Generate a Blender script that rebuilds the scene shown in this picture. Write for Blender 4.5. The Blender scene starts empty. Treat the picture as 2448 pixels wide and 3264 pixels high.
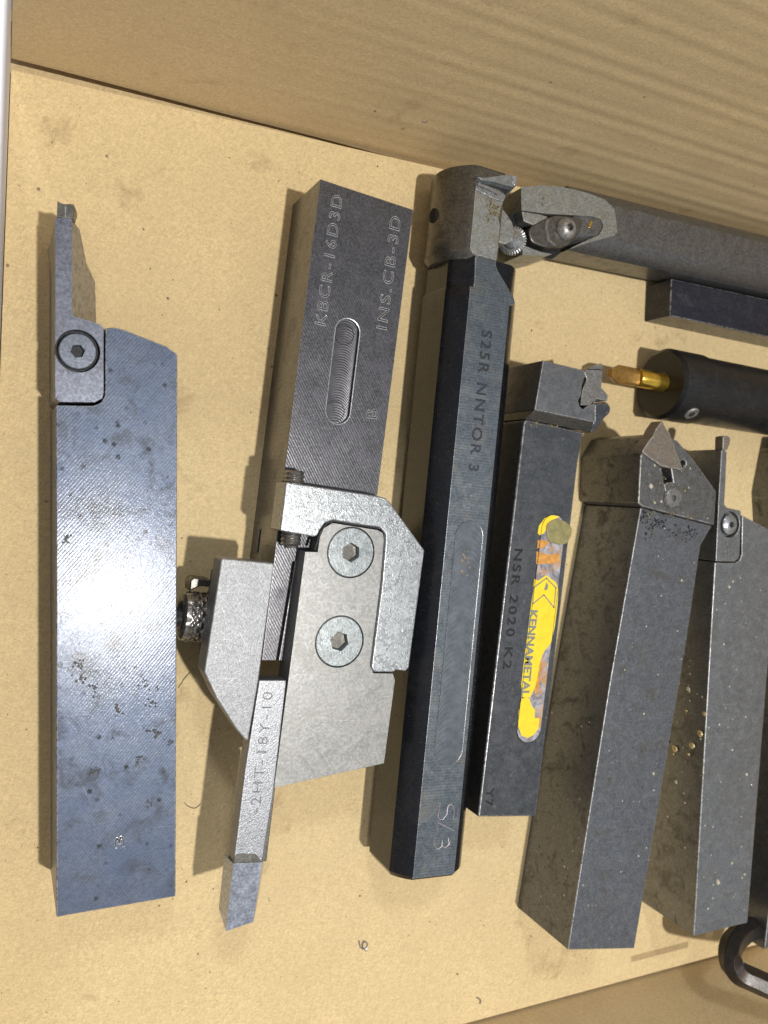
import bpy, bmesh, math, random
import numpy as np
from mathutils import Vector, Matrix
random.seed(7)
S = 0.001                      # everything below is modelled in millimetres, stored in metres
scn = bpy.context.scene
C = scn.collection

# ------------------------------------------------------------------ camera (calibrated once from the photograph)
W_, H_ = 2448., 3264.
CX, CY = 1224., 1632.
NAD = (4., 1511.)              # where plumb lines converge
VPX = (6764., 1833.)           # where the box's long edges converge
FPX = math.sqrt(-((VPX[0]-CX)*(NAD[0]-CX)+(VPX[1]-CY)*(NAD[1]-CY)))
CAMH = 204.
def _ray(u, v): return Vector((u-CX, -(v-CY), -FPX))
_z = -_ray(*NAD).normalized(); _x = _ray(*VPX).normalized(); _x = (_x-_z*_x.dot(_z)).normalized(); _y = _z.cross(_x)
ROT = Matrix((_x, _y, _z))     # world = ROT @ camera
cam = bpy.data.cameras.new("camera"); camo = bpy.data.objects.new("camera", cam); C.objects.link(camo)
camo.matrix_world = Matrix.Translation((0, 0, CAMH*S)) @ ROT.to_4x4()
cam.sensor_fit = 'HORIZONTAL'; cam.sensor_width = 36.; cam.lens = FPX/W_*36.
cam.clip_start = 0.005; cam.clip_end = 20.
cam.dof.use_dof = True; cam.dof.focus_distance = 0.196; cam.dof.aperture_fstop = 32.
scn.camera = camo
scn.render.resolution_x = 768; scn.render.resolution_y = 1024

# ------------------------------------------------------------------ light
world = bpy.data.worlds.new("World"); scn.world = world; world.use_nodes = True
nt = world.node_tree; nt.nodes.clear()
wo = nt.nodes.new("ShaderNodeOutputWorld"); bg = nt.nodes.new("ShaderNodeBackground")
bg.inputs[1].default_value = 0.46
_tc = nt.nodes.new("ShaderNodeTexCoord"); _ns = nt.nodes.new("ShaderNodeTexNoise"); _ns.inputs['Scale'].default_value = 1.6; _ns.inputs['Detail'].default_value = 2
_rp = nt.nodes.new("ShaderNodeValToRGB"); _rp.color_ramp.elements[0].position = .38; _rp.color_ramp.elements[1].position = .64
_rp.color_ramp.elements[0].color = (.50, .53, .58, 1); _rp.color_ramp.elements[1].color = (1.15, 1.2, 1.28, 1)   # a dim workshop ceiling with paler patches
nt.links.new(_tc.outputs['Generated'], _ns.inputs['Vector']); nt.links.new(_ns.outputs[0], _rp.inputs[0]); nt.links.new(_rp.outputs[0], bg.inputs[0])
nt.links.new(bg.outputs[0], wo.inputs[0])
def lamp(name, loc, target, power, size, col=(1, 1, 1), shape='DISK', sy=None):
    l = bpy.data.lights.new(name, 'AREA'); l.energy = power; l.shape = shape; l.size = size
    if sy: l.shape = 'RECTANGLE'; l.size_y = sy
    l.color = col
    o = bpy.data.objects.new(name, l); C.objects.link(o); o.location = Vector(loc)*S
    o.rotation_euler = (Vector(target)-Vector(loc)).to_track_quat('-Z', 'Y').to_euler(); return o
lamp('work_lamp', (200, -225, 1530), (110, -40, 0), 18.5, 0.05, (1.0, 0.965, 0.90))
lamp('ceiling_lamp', (-250, 1250, 1500), (110, -40, 0), 8.0, 0.22, (0.92, 0.96, 1.0))
scn.view_settings.view_transform = 'Standard'; scn.view_settings.look = 'None'
scn.view_settings.exposure = 0.08; scn.view_settings.gamma = 1.0

# ------------------------------------------------------------------ geometry helpers
def P(u, v, h=0.):
    "photograph pixel -> point of the place at height h (mm)"
    d = ROT @ _ray(u, v); t = (CAMH-h)/-d.z
    return Vector((d.x*t, d.y*t, h))
def PL(pts, h): return [P(p[0], p[1], h) for p in pts]
def rmm(u, v, h, rpx): return (P(u, v-rpx, h)-P(u, v+rpx, h)).length/2

def thing(name, label, cat, loc=(0, 0, 0), group=None):
    o = bpy.data.objects.new(name, None); C.objects.link(o); o.empty_display_size = 0.01
    o.location = Vector(loc)*S; o['label'] = label; o['category'] = cat
    if group: o['group'] = group
    return o
def wloc(o):
    v = Vector((0, 0, 0))
    while o: v += o.location; o = o.parent
    return v
def obj(name, bm, mat, parent=None, bevel=0., seg=2, smooth=35, origin=None):
    bmesh.ops.remove_doubles(bm, verts=bm.verts, dist=1e-4)
    bmesh.ops.recalc_face_normals(bm, faces=bm.faces)
    org = (wloc(parent)/S if parent else Vector(origin or (0, 0, 0)))
    for v in bm.verts: v.co = (v.co-org)*S
    me = bpy.data.meshes.new(name); bm.to_mesh(me); bm.free()
    me.materials.append(mat)
    if smooth:
        me.shade_smooth(); me.set_sharp_from_angle(angle=math.radians(smooth))
    o = bpy.data.objects.new(name, me); C.objects.link(o)
    if parent: o.parent = parent
    else: o.location = org*S
    if bevel:
        b = o.modifiers.new('bevel', 'BEVEL'); b.width = bevel*S; b.segments = seg; b.limit_method = 'ANGLE'
        b.angle_limit = math.radians(28); b.harden_normals = True; b.use_clamp_overlap = True
    return o
def kind(o, k='stuff'): o['kind'] = k; return o
def cut(o, *bms):
    "subtract solids (bmeshes in mm, place coordinates) from o, keeping o a plain mesh"
    mods = [(m, m.show_viewport) for m in o.modifiers]
    saved = [(m.width, m.segments) for m in o.modifiers if m.type == 'BEVEL']
    o.modifiers.clear(); tmp = []
    org = wloc(o)/S
    for bm in bms:
        bmesh.ops.recalc_face_normals(bm, faces=bm.faces)
        for v in bm.verts: v.co = (v.co-org)*S
        me = bpy.data.meshes.new('t'); bm.to_mesh(me); bm.free()
        t = bpy.data.objects.new('t', me); C.objects.link(t); t.location = org*S; tmp.append(t)
        m = o.modifiers.new('b', 'BOOLEAN'); m.operation = 'DIFFERENCE'; m.object = t; m.solver = 'EXACT'
    bpy.context.view_layer.update()
    dg = bpy.context.evaluated_depsgraph_get()
    me = bpy.data.meshes.new_from_object(o.evaluated_get(dg))
    me.name = o.data.name
    o.modifiers.clear(); o.data = me
    for t in tmp: bpy.data.objects.remove(t)
    me.shade_smooth(); me.set_sharp_from_angle(angle=math.radians(30))
    for w, s in saved:
        b = o.modifiers.new('bevel', 'BEVEL'); b.width = w; b.segments = s; b.limit_method = 'ANGLE'
        b.angle_limit = math.radians(28); b.harden_normals = True; b.use_clamp_overlap = True
    return o
def prism(top, hb, bm=None, bot=None):
    "top: list of points; goes straight down to height hb (or to the loop bot)"
    bm = bm or bmesh.new()
    t = [bm.verts.new(Vector(p)) for p in top]
    b = [bm.verts.new(Vector((p[0], p[1], hb)) if bot is None else Vector(bot[i])) for i, p in enumerate(top)]
    n = len(t); bm.faces.new(t); bm.faces.new(b[::-1])
    for i in range(n):
        j = (i+1) % n; bm.faces.new((t[i], b[i], b[j], t[j]))
    return bm
def rounded(pts, rad, k=5):
    "round the corners of a polygon in the plane; rad = number or dict index->radius"
    out = []; n = len(pts)
    for i, p in enumerate(pts):
        r = rad.get(i, 0) if isinstance(rad, dict) else rad
        p = Vector(p); a = Vector(pts[i-1]); b = Vector(pts[(i+1) % n])
        if r <= 0: out.append(p); continue
        da = (a-p).normalized(); db = (b-p).normalized()
        r = min(r, (a-p).length*.45, (b-p).length*.45)
        s, e = p+da*r, p+db*r
        for q in range(k+1):
            t = q/k; out.append(s*(1-t)**2+p*2*t*(1-t)+e*t*t)
    return out
def ring(c, r, n=48, a0=0.): return [Vector((c[0]+r*math.cos(a0+2*math.pi*i/n), c[1]+r*math.sin(a0+2*math.pi*i/n), c[2])) for i in range(n)]
def stadium(a, b, r, n=20):
    a = Vector(a); b = Vector(b); d = (b-a).normalized(); w = Vector((-d.y, d.x, 0)); out = []
    for c, s in ((b, 1), (a, -1)):
        for i in range(n+1):
            t = -math.pi/2+math.pi*i/n; out.append(c+(d*s)*r*math.cos(t)+(w*s)*r*math.sin(t))
    return out
def frame(a, b):
    a = Vector(a); b = Vector(b); d = (b-a).normalized(); u = d.cross(Vector((0, 0, 1)))
    if u.length < 1e-3: u = Vector((1, 0, 0))
    u.normalize(); w = u.cross(d); return a, d, u, w, (b-a).length
def sweep(a, b, profs, bm=None):
    "profs: list of (distance from a, [(u,w)...]) cross-sections with equal counts"
    bm = bm or bmesh.new(); a, d, u, w, L = frame(a, b); rows = []
    for s, pr in profs: rows.append([bm.verts.new(a+d*s+u*p[0]+w*p[1]) for p in pr])
    n = len(rows[0])
    for r0, r1 in zip(rows, rows[1:]):
        for i in range(n):
            j = (i+1) % n; bm.faces.new((r0[i], r0[j], r1[j], r1[i]))
    bm.faces.new(rows[0][::-1]); bm.faces.new(rows[-1])
    return bm
def circ2(r, n=40, top=None, bot=None, lo=None, hi=None, k=1.0):
    out = []
    for i in range(n):
        t = 2*math.pi*i/n; x, y = r*math.cos(t), r*math.sin(t)
        if top is not None: y = min(y, top)
        if bot is not None: y = max(y, bot)
        if lo is not None: x = max(x, lo)
        if hi is not None: x = min(x, hi)
        out.append((x*k, y*k))
    return out
def flatbar(r, f, k=1.0, n=6, tw=None):
    "round bar with four flats at distance f (exact corners)"
    a = math.acos(f/r); out = []
    for q in range(4):
        m = math.pi/2*q
        s, e = m+a, m+math.pi/2-a
        for i in range(n+1):
            t = s+(e-s)*i/n; out.append((r*math.cos(t)*k, r*math.sin(t)*k))
    return out
def tube(pts, r, n=6, bm=None, closed=False):
    bm = bm or bmesh.new(); pts = [Vector(p) for p in pts]; rows = []; m = len(pts)
    for i, p in enumerate(pts):
        a = pts[i-1] if (i > 0 or closed) else p; b = pts[(i+1) % m] if (i < m-1 or closed) else p
        d = (b-a).normalized(); u = d.cross(Vector((0.013, 0.02, 1))).normalized(); w = u.cross(d)
        rr = r[i] if isinstance(r, (list, tuple)) else r
        rows.append([bm.verts.new(p+u*rr*math.cos(2*math.pi*k/n)+w*rr*math.sin(2*math.pi*k/n)) for k in range(n)])
    R = rows+[rows[0]] if closed else rows
    for r0, r1 in zip(R, R[1:]):
        for k in range(n):
            j = (k+1) % n; bm.faces.new((r0[k], r0[j], r1[j], r1[k]))
    if not closed: bm.faces.new(rows[0][::-1]); bm.faces.new(rows[-1])
    return bm
def ribbon(pts, w, bm=None, th=.02):
    "flat stroke lying on a horizontal face"
    bm = bm or bmesh.new()
    for a, b in zip(pts, pts[1:]):
        a = Vector(a); b = Vector(b); d = (b-a).normalized(); n = Vector((-d.y, d.x, 0))*w/2; e = d*w*.4
        prism([a-e-n, b+e-n, b+e+n, a-e+n], a.z-th, bm)
    return bm
def socket_head(c, R, rh, depth, hb, dish=0., bm=None, ang=0.3, n=48, fill=None):
    "screw head with a hexagonal socket: c = centre of the top, hb = height it goes down to"
    bm = bm or bmesh.new(); c = Vector(c)
    def hexp(r, z):
        out = []
        for i in range(n):
            t = 2*math.pi*i/n+ang; q = (t-ang) % (math.pi/3)-math.pi/6
            rr = r*math.cos(math.pi/6)/math.cos(q); out.append(c+Vector((rr*math.cos(t), rr*math.sin(t), z)))
        return out
    def cir(r, z): return [c+Vector((r*math.cos(2*math.pi*i/n+ang), r*math.sin(2*math.pi*i/n+ang), z)) for i in range(n)]
    rows = [cir(R, hb-c.z), cir(R, -.25), cir(R-.25, 0), cir(rh*1.25, dish), hexp(rh*1.08, dish), hexp(rh, dish-.25), hexp(rh*.97, -depth)]
    rv = [[bm.verts.new(p) for p in r] for r in rows]
    for r0, r1 in zip(rv, rv[1:]):
        for i in range(n):
            j = (i+1) % n; bm.faces.new((r0[i], r0[j], r1[j], r1[i]))
    bm.faces.new(rv[-1]); bm.faces.new(rv[0][::-1])
    return bm
def letters(name, txt, p0, p1, upv, hmm, mat, parent, style='fill', z=0.02, gap=None, r=.07, mono=False, bold=0.012):
    "writing from p0 to p1 (baseline ends), height hmm towards upv; fill = sunk ink / out = burred outline"
    p0 = Vector(p0); p1 = Vector(p1); d = (p1-p0); L = d.length; d.normalize()
    up = Vector(upv)-d*Vector(upv).dot(d); up.z = 0; up.normalize()
    cu = bpy.data.curves.new('t', 'FONT'); cu.body = txt; cu.size = 1.0; cu.resolution_u = 3
    if mono: cu.space_character = 1.25
    if style == 'out': cu.fill_mode = 'NONE'; cu.bevel_depth = r/(hmm/0.7); cu.bevel_resolution = 0
    else: cu.extrude = 0.01; cu.offset = bold
    t = bpy.data.objects.new('t', cu); C.objects.link(t); bpy.context.view_layer.update()
    me = bpy.data.meshes.new_from_object(t.evaluated_get(bpy.context.evaluated_depsgraph_get()))
    bpy.data.objects.remove(t)
    bm = bmesh.new(); bm.from_mesh(me); bpy.data.meshes.remove(me)
    xs = [v.co.x for v in bm.verts]; x0, x1 = min(xs), max(xs)
    for v in bm.verts:
        q = p0+d*((v.co.x-x0)/(x1-x0)*L)+up*(v.co.y/0.7*hmm)
        v.co = Vector((q.x, q.y, p0.z+z+v.co.z*(hmm/0.7)*(1 if style == 'out' else .3)))
    bmesh.ops.recalc_face_normals(bm, faces=bm.faces)
    return obj(name, bm, mat, parent, smooth=50)

# ------------------------------------------------------------------ materials
class N:
    def __init__(s, name):
        s.m = bpy.data.materials.new(name); s.m.use_nodes = True; s.t = s.m.node_tree; s.t.nodes.clear()
        s.out = s.t.nodes.new('ShaderNodeOutputMaterial'); s.b = s.t.nodes.new('ShaderNodeBsdfPrincipled')
        s.t.links.new(s.b.outputs[0], s.out.inputs[0])
        tc = s.t.nodes.new('ShaderNodeTexCoord'); mp = s.t.nodes.new('ShaderNodeMapping'); mp.inputs['Scale'].default_value = (1000,)*3
        s.t.links.new(tc.outputs['Object'], mp.inputs[0]); s.mm = mp.outputs[0]
    def n(s, ty, **k):
        x = s.t.nodes.new(ty)
        for a, v in k.items():
            if a.startswith('i_'): pass
            else: setattr(x, a, v)
        return x
    def lk(s, a, b): s.t.links.new(a, b)
    def setin(s, sock, v):
        if hasattr(v, 'is_output') or isinstance(v, bpy.types.NodeSocket): s.lk(v, sock)
        else: sock.default_value = v
    def map(s, scale=(1, 1, 1), rot=(0, 0, 0), loc=(0, 0, 0)):
        mp = s.n('ShaderNodeMapping'); mp.inputs['Scale'].default_value = scale; mp.inputs['Location'].default_value = loc
        rr = s.n('ShaderNodeMapping'); rr.inputs['Rotation'].default_value = rot
        s.lk(s.mm, rr.inputs[0]); s.lk(rr.outputs[0], mp.inputs[0]); return mp.outputs[0]
    def noise(s, scale, detail=3, rough=.5, dist=0., vec=None):
        x = s.n('ShaderNodeTexNoise'); x.inputs['Scale'].default_value = scale; x.inputs['Detail'].default_value = detail
        x.inputs['Roughness'].default_value = rough; x.inputs['Distortion'].default_value = dist
        s.lk(vec or s.mm, x.inputs['Vector']); return x.outputs[0]
    def vor(s, scale, vec=None, out=0, feat='F1'):
        x = s.n('ShaderNodeTexVoronoi', feature=feat); x.inputs['Scale'].default_value = scale
        s.lk(vec or s.mm, x.inputs['Vector']); return x.outputs[out]
    def ramp(s, v, a, b, lo=0., hi=1.):
        x = s.n('ShaderNodeMapRange'); x.inputs[1].default_value = a; x.inputs[2].default_value = b
        x.inputs[3].default_value = lo; x.inputs[4].default_value = hi; s.lk(v, x.inputs[0]); return x.outputs[0]
    def math(s, op, a, b=0.):
        x = s.n('ShaderNodeMath', operation=op); s.setin(x.inputs[0], a); s.setin(x.inputs[1], b); return x.outputs[0]
    def mix(s, f, a, b, mode='MIX'):
        x = s.n('ShaderNodeMix', data_type='RGBA', blend_type=mode)
        s.setin(x.inputs[0], f)
        for sock, v in ((x.inputs[6], a), (x.inputs[7], b)):
            if isinstance(v, tuple): v = v if len(v) == 4 else v+(1,)
            s.setin(sock, v)
        return x.outputs[2]
    def bump(s, h, dist, strength=1., prev=None):
        x = s.n('ShaderNodeBump'); x.inputs['Distance'].default_value = dist*S; x.inputs['Strength'].default_value = strength
        s.lk(h, x.inputs['Height'])
        if prev is not None: s.lk(prev, x.inputs['Normal'])
        return x.outputs[0]
    def wave(s, scale, vec, dist=0., dscale=1.):
        x = s.n('ShaderNodeTexWave', wave_type='BANDS', bands_direction='X'); x.inputs['Scale'].default_value = scale
        x.inputs['Distortion'].default_value = dist; x.inputs['Detail Scale'].default_value = dscale
        s.lk(vec, x.inputs[0]); return x.outputs[1]

def cardboard(name, base, corr=0., stain=.5, along=0.):
    k = N(name)
    fa = k.noise(2.2, 3, .6, 1.2, k.map((1, .35, 1), (0, 0, .5)))
    fb = k.noise(2.6, 3, .6, 1.2, k.map((.35, 1, 1), (0, 0, .2)))
    f = k.math('MULTIPLY', k.math('ADD', fa, fb), .5)
    big = k.noise(.045, 3, .6)
    dark = tuple(c*.79 for c in base); light = tuple(min(1, c*1.17) for c in base)
    c = k.mix(k.ramp(f, .38, .62), dark, light)
    c = k.mix(k.ramp(big, .35, .7, 0, .35), c, tuple(x*.80 for x in base))
    # loose light and dark fibres
    fl = k.noise(1.6, 2, .5, 3.5, k.map((1, .22, 1), (0, 0, -.7)))
    c = k.mix(k.ramp(fl, .68, .74, 0, .55), c, (.78, .68, .48))
    fd = k.noise(1.9, 2, .5, 3.0, k.map((.25, 1, 1), (0, 0, .9), (7, 3, 1)))
    c = k.mix(k.ramp(fd, .72, .77, 0, .6), c, (.12, .075, .04))
    # tiny specks and old oil stains
    v = k.vor(.11); sel = k.noise(.3, 1, .5)
    c = k.mix(k.math('MULTIPLY', k.ramp(v, .035, .055, .8, 0), k.ramp(sel, .5, .55)), c, (.16, .10, .06))
    st = k.noise(.06, 5, .72, .4, k.map((1, 1, 1), (0, 0, 0), (13, 5, 0)))
    c = k.mix(k.ramp(st, .60, .74, 0, .5*stain), c, (.22, .13, .06))
    k.setin(k.b.inputs['Base Color'], c)
    k.setin(k.b.inputs['Roughness'], k.ramp(f, .3, .7, .62, .82)); k.b.inputs['Specular IOR Level'].default_value = .35
    nb = k.bump(f, .10, .8)
    if corr: nb = k.bump(k.noise(.12, 2, .5, 0, k.map((.12, 1.0, 1.0))), corr, 1., nb)
    k.setin(k.b.inputs['Normal'], nb)
    return k.m

def steel(name, base, rough=.38, metal=.5, lines=None, blotch=None, spots=None, grain=.012, gscale=6., rvar=.12, brush=None, film=None, dust=.25, micro=.45, edge=0., scr=.30, coat=None, spec=.5, rings=None):
    """lines=(angle, period mm, depth); blotch=(colour, amount, scale); spots=(colour, amount); brush=(angle, depth)"""
    k = N(name)
    n1 = k.noise(.42, 7, .75); n2 = k.noise(gscale, 3, .6); n4 = k.noise(1.7, 2, .6, 0, k.map((1, 1, 1), (0, 0, 0), (2, 8, 3))); n3 = k.noise(.09, 4, .6, .3, k.map((1, 1, 1), (0, 0, 0), (31, 7, 2)))
    c = k.mix(k.ramp(n1, .3, .7), tuple(x*.74 for x in base), tuple(min(1, x*1.24) for x in base))
    c = k.mix(micro, c, k.mix(k.ramp(n4, .38, .66), tuple(x*.45 for x in base), tuple(min(1, x*1.7) for x in base)))
    if scr:
        for q, a_ in enumerate((1.1, -.45, 1.62)):
            sn = k.noise(1.0, 1, .5, .15, k.map((5.5, .10, .3), (0, 0, a_), (q*7, 3, q)))
            c = k.mix(k.ramp(sn, .70, .76, 0, scr), c, tuple(min(1, x*2.6+.05) for x in base))
    c = k.mix(k.ramp(n2, .35, .7, 0, .30), c, tuple(min(1, x*1.45) for x in base))
    rr = k.ramp(n1, .3, .7, rough-rvar*.5, rough+rvar*.5)
    metv = metal
    if film: c = k.mix(k.ramp(n3, .35, .65, 0, film[1]), c, film[0])
    if blotch:
        b = k.noise(blotch[2], 6, .75, .6, k.map((1, 1, 1), (0, 0, 0), (3, 19, 2)))
        bm_ = k.ramp(b, .51, .64, 0, blotch[1]); c = k.mix(bm_, c, blotch[0])
        rr = k.math('ADD', rr, k.math('MULTIPLY', bm_, .25))
    if spots:
        v = k.vor(.30); g = k.noise(.12, 3, .6, 0, k.map((1, 1, 1), (0, 0, 0), (5, 5, 5)))
        edg_ = k.math('ADD', v, k.math('MULTIPLY', k.noise(2.5, 3, .6), .30))
        sm = k.math('MULTIPLY', k.ramp(edg_, .24, .34, spots[1], 0), k.ramp(g, .44, .56))
        c = k.mix(sm, c, spots[0]); rr = k.math('ADD', rr, k.math('MULTIPLY', sm, .3))
    if edge:
        gm = k.n('ShaderNodeNewGeometry'); sp = k.n('ShaderNodeSeparateXYZ'); k.lk(gm.outputs['True Normal'], sp.inputs[0])
        az = k.math('ABSOLUTE', sp.outputs[2])
        em = k.math('MULTIPLY', k.ramp(az, .12, .25), k.ramp(az, .985, .93))
        c = k.mix(k.math('MULTIPLY', em, k.ramp(k.noise(.9, 4, .7), .36, .58, 0, edge)), c, (.62, .60, .58))
    if dust:
        v2 = k.noise(3.2, 2, .5, 0, k.map((1, 1, 1), (0, 0, 0), (9, 1, 4)))
        c = k.mix(k.ramp(v2, .72, .77, 0, dust), c, (.55, .54, .52))
    k.setin(k.b.inputs['Base Color'], c); k.b.inputs['Metallic'].default_value = metal
    nb = k.bump(n4, .014, 1., k.bump(n2, grain, 1.))
    if lines:
        ang, per, dep = lines
        vv = k.map((1, 1, 1), (0, 0, ang))
        wv = k.wave(1/per/1.0*.314159*1.0, vv, .55, .6)   # wave scale: 20 bands per unit -> mm period
        wv2 = k.noise(.9, 2, .5, 0, k.map((8/per*.12, .05, 1), (0, 0, ang)))
        hgt = k.math('ADD', k.math('MULTIPLY', wv, .6), k.math('MULTIPLY', wv2, .9))
        hgt = k.math('MULTIPLY', hgt, k.ramp(n3, .3, .65, 1.0, .45)); c = k.mix(k.math('MULTIPLY', k.ramp(hgt, .25, .95), .38), c, tuple(min(1, x*1.9) for x in base)); k.setin(k.b.inputs['Base Color'], c)
        nb = k.bump(hgt, dep, 1., nb)
    if brush:
        br = k.noise(1.5, 3, .7, 0, k.map((4, .03, 1), (0, 0, brush[0])))
        nb = k.bump(br, brush[1], 1., nb); rr = k.math('ADD', rr, k.ramp(br, .3, .7, -.05, .05))
    if rings:
        sx = k.n('ShaderNodeSeparateXYZ'); k.lk(k.mm, sx.inputs[0])
        dx = k.math('SUBTRACT', sx.outputs[0], rings[0]); dy = k.math('SUBTRACT', sx.outputs[1], rings[1])
        dd = k.math('SQRT', k.math('ADD', k.math('MULTIPLY', dx, dx), k.math('MULTIPLY', dy, dy)))
        cx = k.n('ShaderNodeCombineXYZ'); k.lk(dd, cx.inputs[0]); ns = k.noise(1.1, 4, .7, 0, cx.outputs[0])
        msk = k.math('MULTIPLY', k.ramp(dd, 4, 9), k.ramp(dd, 26, 17)); pt = k.ramp(k.noise(.15, 2), .4, .6, .2, 1)
        c = k.mix(k.math('MULTIPLY', k.math('MULTIPLY', msk, pt), k.ramp(ns, .45, .62, 0, .6)), c, tuple(x*.5 for x in base)); k.setin(k.b.inputs['Base Color'], c)
        nb = k.bump(ns, .02, 1., nb)
    k.setin(k.b.inputs['Normal'], nb); k.setin(k.b.inputs['Roughness'], rr); k.b.inputs['Specular IOR Level'].default_value = spec
    if coat:
        k.b.inputs['Coat Weight'].default_value = coat[0]; k.b.inputs['Coat Roughness'].default_value = coat[1]; k.setin(k.b.inputs['Coat Normal'], nb)
    return k.m

def arcs(name, base, a, b, r, per, dep, rough=.35, org=(0, 0, 0)):
    "floor of a milled slot: the cutter's arcs repeat along a->b"
    k = N(name); a = Vector(a)-Vector(org); b = Vector(b)-Vector(org); d = (b-a).normalized()
    sx = k.n('ShaderNodeSeparateXYZ'); k.lk(k.mm, sx.inputs[0]); X, Y = sx.outputs[0], sx.outputs[1]
    dx = k.math('SUBTRACT', X, a.x); dy = k.math('SUBTRACT', Y, a.y)
    s_ = k.math('ADD', k.math('MULTIPLY', dx, d.x), k.math('MULTIPLY', dy, d.y))
    t_ = k.math('SUBTRACT', k.math('MULTIPLY', dx, -d.y), k.math('MULTIPLY', dy, -d.x))
    q = k.math('SQRT', k.math('MAXIMUM', k.math('SUBTRACT', r*r, k.math('MULTIPLY', t_, t_)), 0.0))
    ph = k.math('ADD', s_, q)
    ph = k.math('ADD', ph, k.math('MULTIPLY', k.noise(.5, 2), .5*per))
    w = k.math('SINE', k.math('MULTIPLY', ph, 2*math.pi/per))
    n2 = k.noise(6, 3, .6); n1 = k.noise(.4, 4)
    c = k.mix(k.ramp(n1, .35, .65), tuple(x*.85 for x in base), tuple(x*1.2 for x in base))
    k.setin(k.b.inputs['Base Color'], c); k.b.inputs['Metallic'].default_value = .6; k.b.inputs['Roughness'].default_value = rough
    k.setin(k.b.inputs['Normal'], k.bump(w, dep, 1., k.bump(n2, .01)))
    return k.m

def paint(name, base, var=.12, rough=.5, metal=0., speck=(.1, .06, .03), sa=.5):
    k = N(name); n1 = k.noise(.5, 4, .6); n2 = k.noise(1.5, 4, .7, .5)
    c = k.mix(k.ramp(n1, .3, .7), tuple(x*(1-var) for x in base), tuple(min(1, x*(1+var)) for x in base))
    c = k.mix(k.ramp(n2, .60, .70, 0, sa), c, speck)
    k.setin(k.b.inputs['Base Color'], c); k.b.inputs['Roughness'].default_value = rough; k.b.inputs['Metallic'].default_value = metal
    k.setin(k.b.inputs['Normal'], k.bump(n2, .03)); return k.m

CARD = (.665, .515, .28)
M_floor = cardboard('cardboard_floor', CARD, .10, 1.)
M_wall = cardboard('cardboard_wall', (.61, .46, .255), .15, .8)
M_edge = paint('cardboard_cut_edge', (.62, .50, .42), .1, .9, sa=.2)
M_hole = paint('hole_black', (.004, .004, .004), 0, .9, sa=0)
M_pit = steel('dark_pitting', (.045, .043, .040), .55, .3)
M_strip = paint('shade_strip', (.40, .29, .15), .1, .8, sa=.2)
M_grey = paint('grey_liner', (.82, .81, .86), .04, .6, sa=.0)
M_table = paint('bench', (.35, .34, .33), .1, .7)

M_blue = steel('blued_steel', (.072, .088, .122), .40, .35, (math.radians(38), .60, .014), ((.045, .042, .038), .5, .16), ((.02, .02, .02), .85), film=((.06, .085, .15), .6), edge=.48, micro=0.4, coat=(.30, .13), spec=.2)
M_blue2 = steel('blued_cartridge', (.12, .13, .165), .36, .62, None, ((.07, .07, .085), .6, .25), None, .010, edge=.48, micro=0.45)
M_bluescrew = steel('blued_screw', (.13, .145, .18), .30, .62, None, None, None, .008, rvar=.05)
M_carb = steel('carbide', (.20, .195, .19), .42, .62, None, ((.10, .085, .07), .6, .4), None, .012, edge=.48, micro=0.45)
M_black_hole = steel('socket_dark', (.10, .10, .09), .5, .8, dust=.4)
M_shank2 = steel('ground_shank', (.075, .075, .083), .30, .6, (math.radians(-30), .60, .022), ((.055, .05, .07), .6, .14), ((.03, .03, .04), .35), .012, dust=.4, edge=.48, micro=0.75, coat=(.3, .15))
M_zinc = steel('plated_bracket', (.27, .285, .30), .27, .7, None, ((.28, .30, .33), .4, .3), None, .055, 3.2, dust=.5, edge=.48, micro=0.6)
M_jaw = steel('plated_jaw', (.22, .228, .238), .40, .5, None, None, None, .07, 3.0, dust=.5, edge=.48, micro=.30, spec=.2)
PLX = P(800, 2600, 25)-P(1000, 1600, 0)
M_plate = steel('stone_ground_plate', (.235, .236, .232), .38, .6, None, ((.30, .29, .27), .5, .14), None, .016, 5., brush=(math.radians(60), .006), dust=.35, edge=.48, micro=0.35, rings=(PLX[0], PLX[1]))
M_screwp = steel('plated_screw', (.27, .295, .305), .28, .65, None, ((.19, .20, .20), .7, .3), None, .03, 3.0, dust=.4)
M_thread = steel('threaded_steel', (.26, .25, .24), .28, .85, None, None, None, .01)
M_bar = steel('sprayed_bit_bar', (.235, .243, .262), .34, .6, None, None, None, .06, 3.4, dust=.4, edge=.48, micro=.35)
M_tip = steel('polished_tip', (.40, .43, .50), .22, .8, None, None, None, .004, 2., dust=0.)
M_bardark = steel('dark_bar', (.008, .009, .012), .24, .3, None, ((.018, .018, .02), .6, .12), None, .012, brush=(0, .010), dust=.25, coat=(.35, .16), spec=.2)
M_barflat = steel('milled_flat', (.12, .14, .16), .31, .75, (math.radians(93), .75, .016), ((.12, .10, .07), .5, .12), ((.09, .06, .03), .5), .012, edge=.48, micro=0.45)
M_headflat = steel('worn_head', (.25, .26, .25), .40, .62, None, ((.19, .155, .09), .7, .18), ((.07, .05, .03), .6), .02, edge=.48, micro=0.45)
M_headdark = steel('dark_head', (.115, .11, .10), .34, .7, None, ((.05, .045, .04), .6, .2), None, .01)
M_nsr = steel('oxide_shank', (.10, .106, .116), .31, .78, None, ((.075, .075, .08), .7, .2), ((.22, .19, .13), .35), .018, dust=.35, edge=.48, micro=.3)
M_nsrhead = steel('oxide_head', (.15, .155, .165), .38, .7, None, ((.10, .10, .105), .7, .3), None, .02, edge=.48, micro=.3)
M_t5 = steel('oily_grey_shank', (.145, .153, .168), .36, .7, None, ((.085, .08, .075), .8, .18), ((.04, .04, .04), .6), .035, 3.5, dust=.35, edge=.48, micro=.35)
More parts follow.
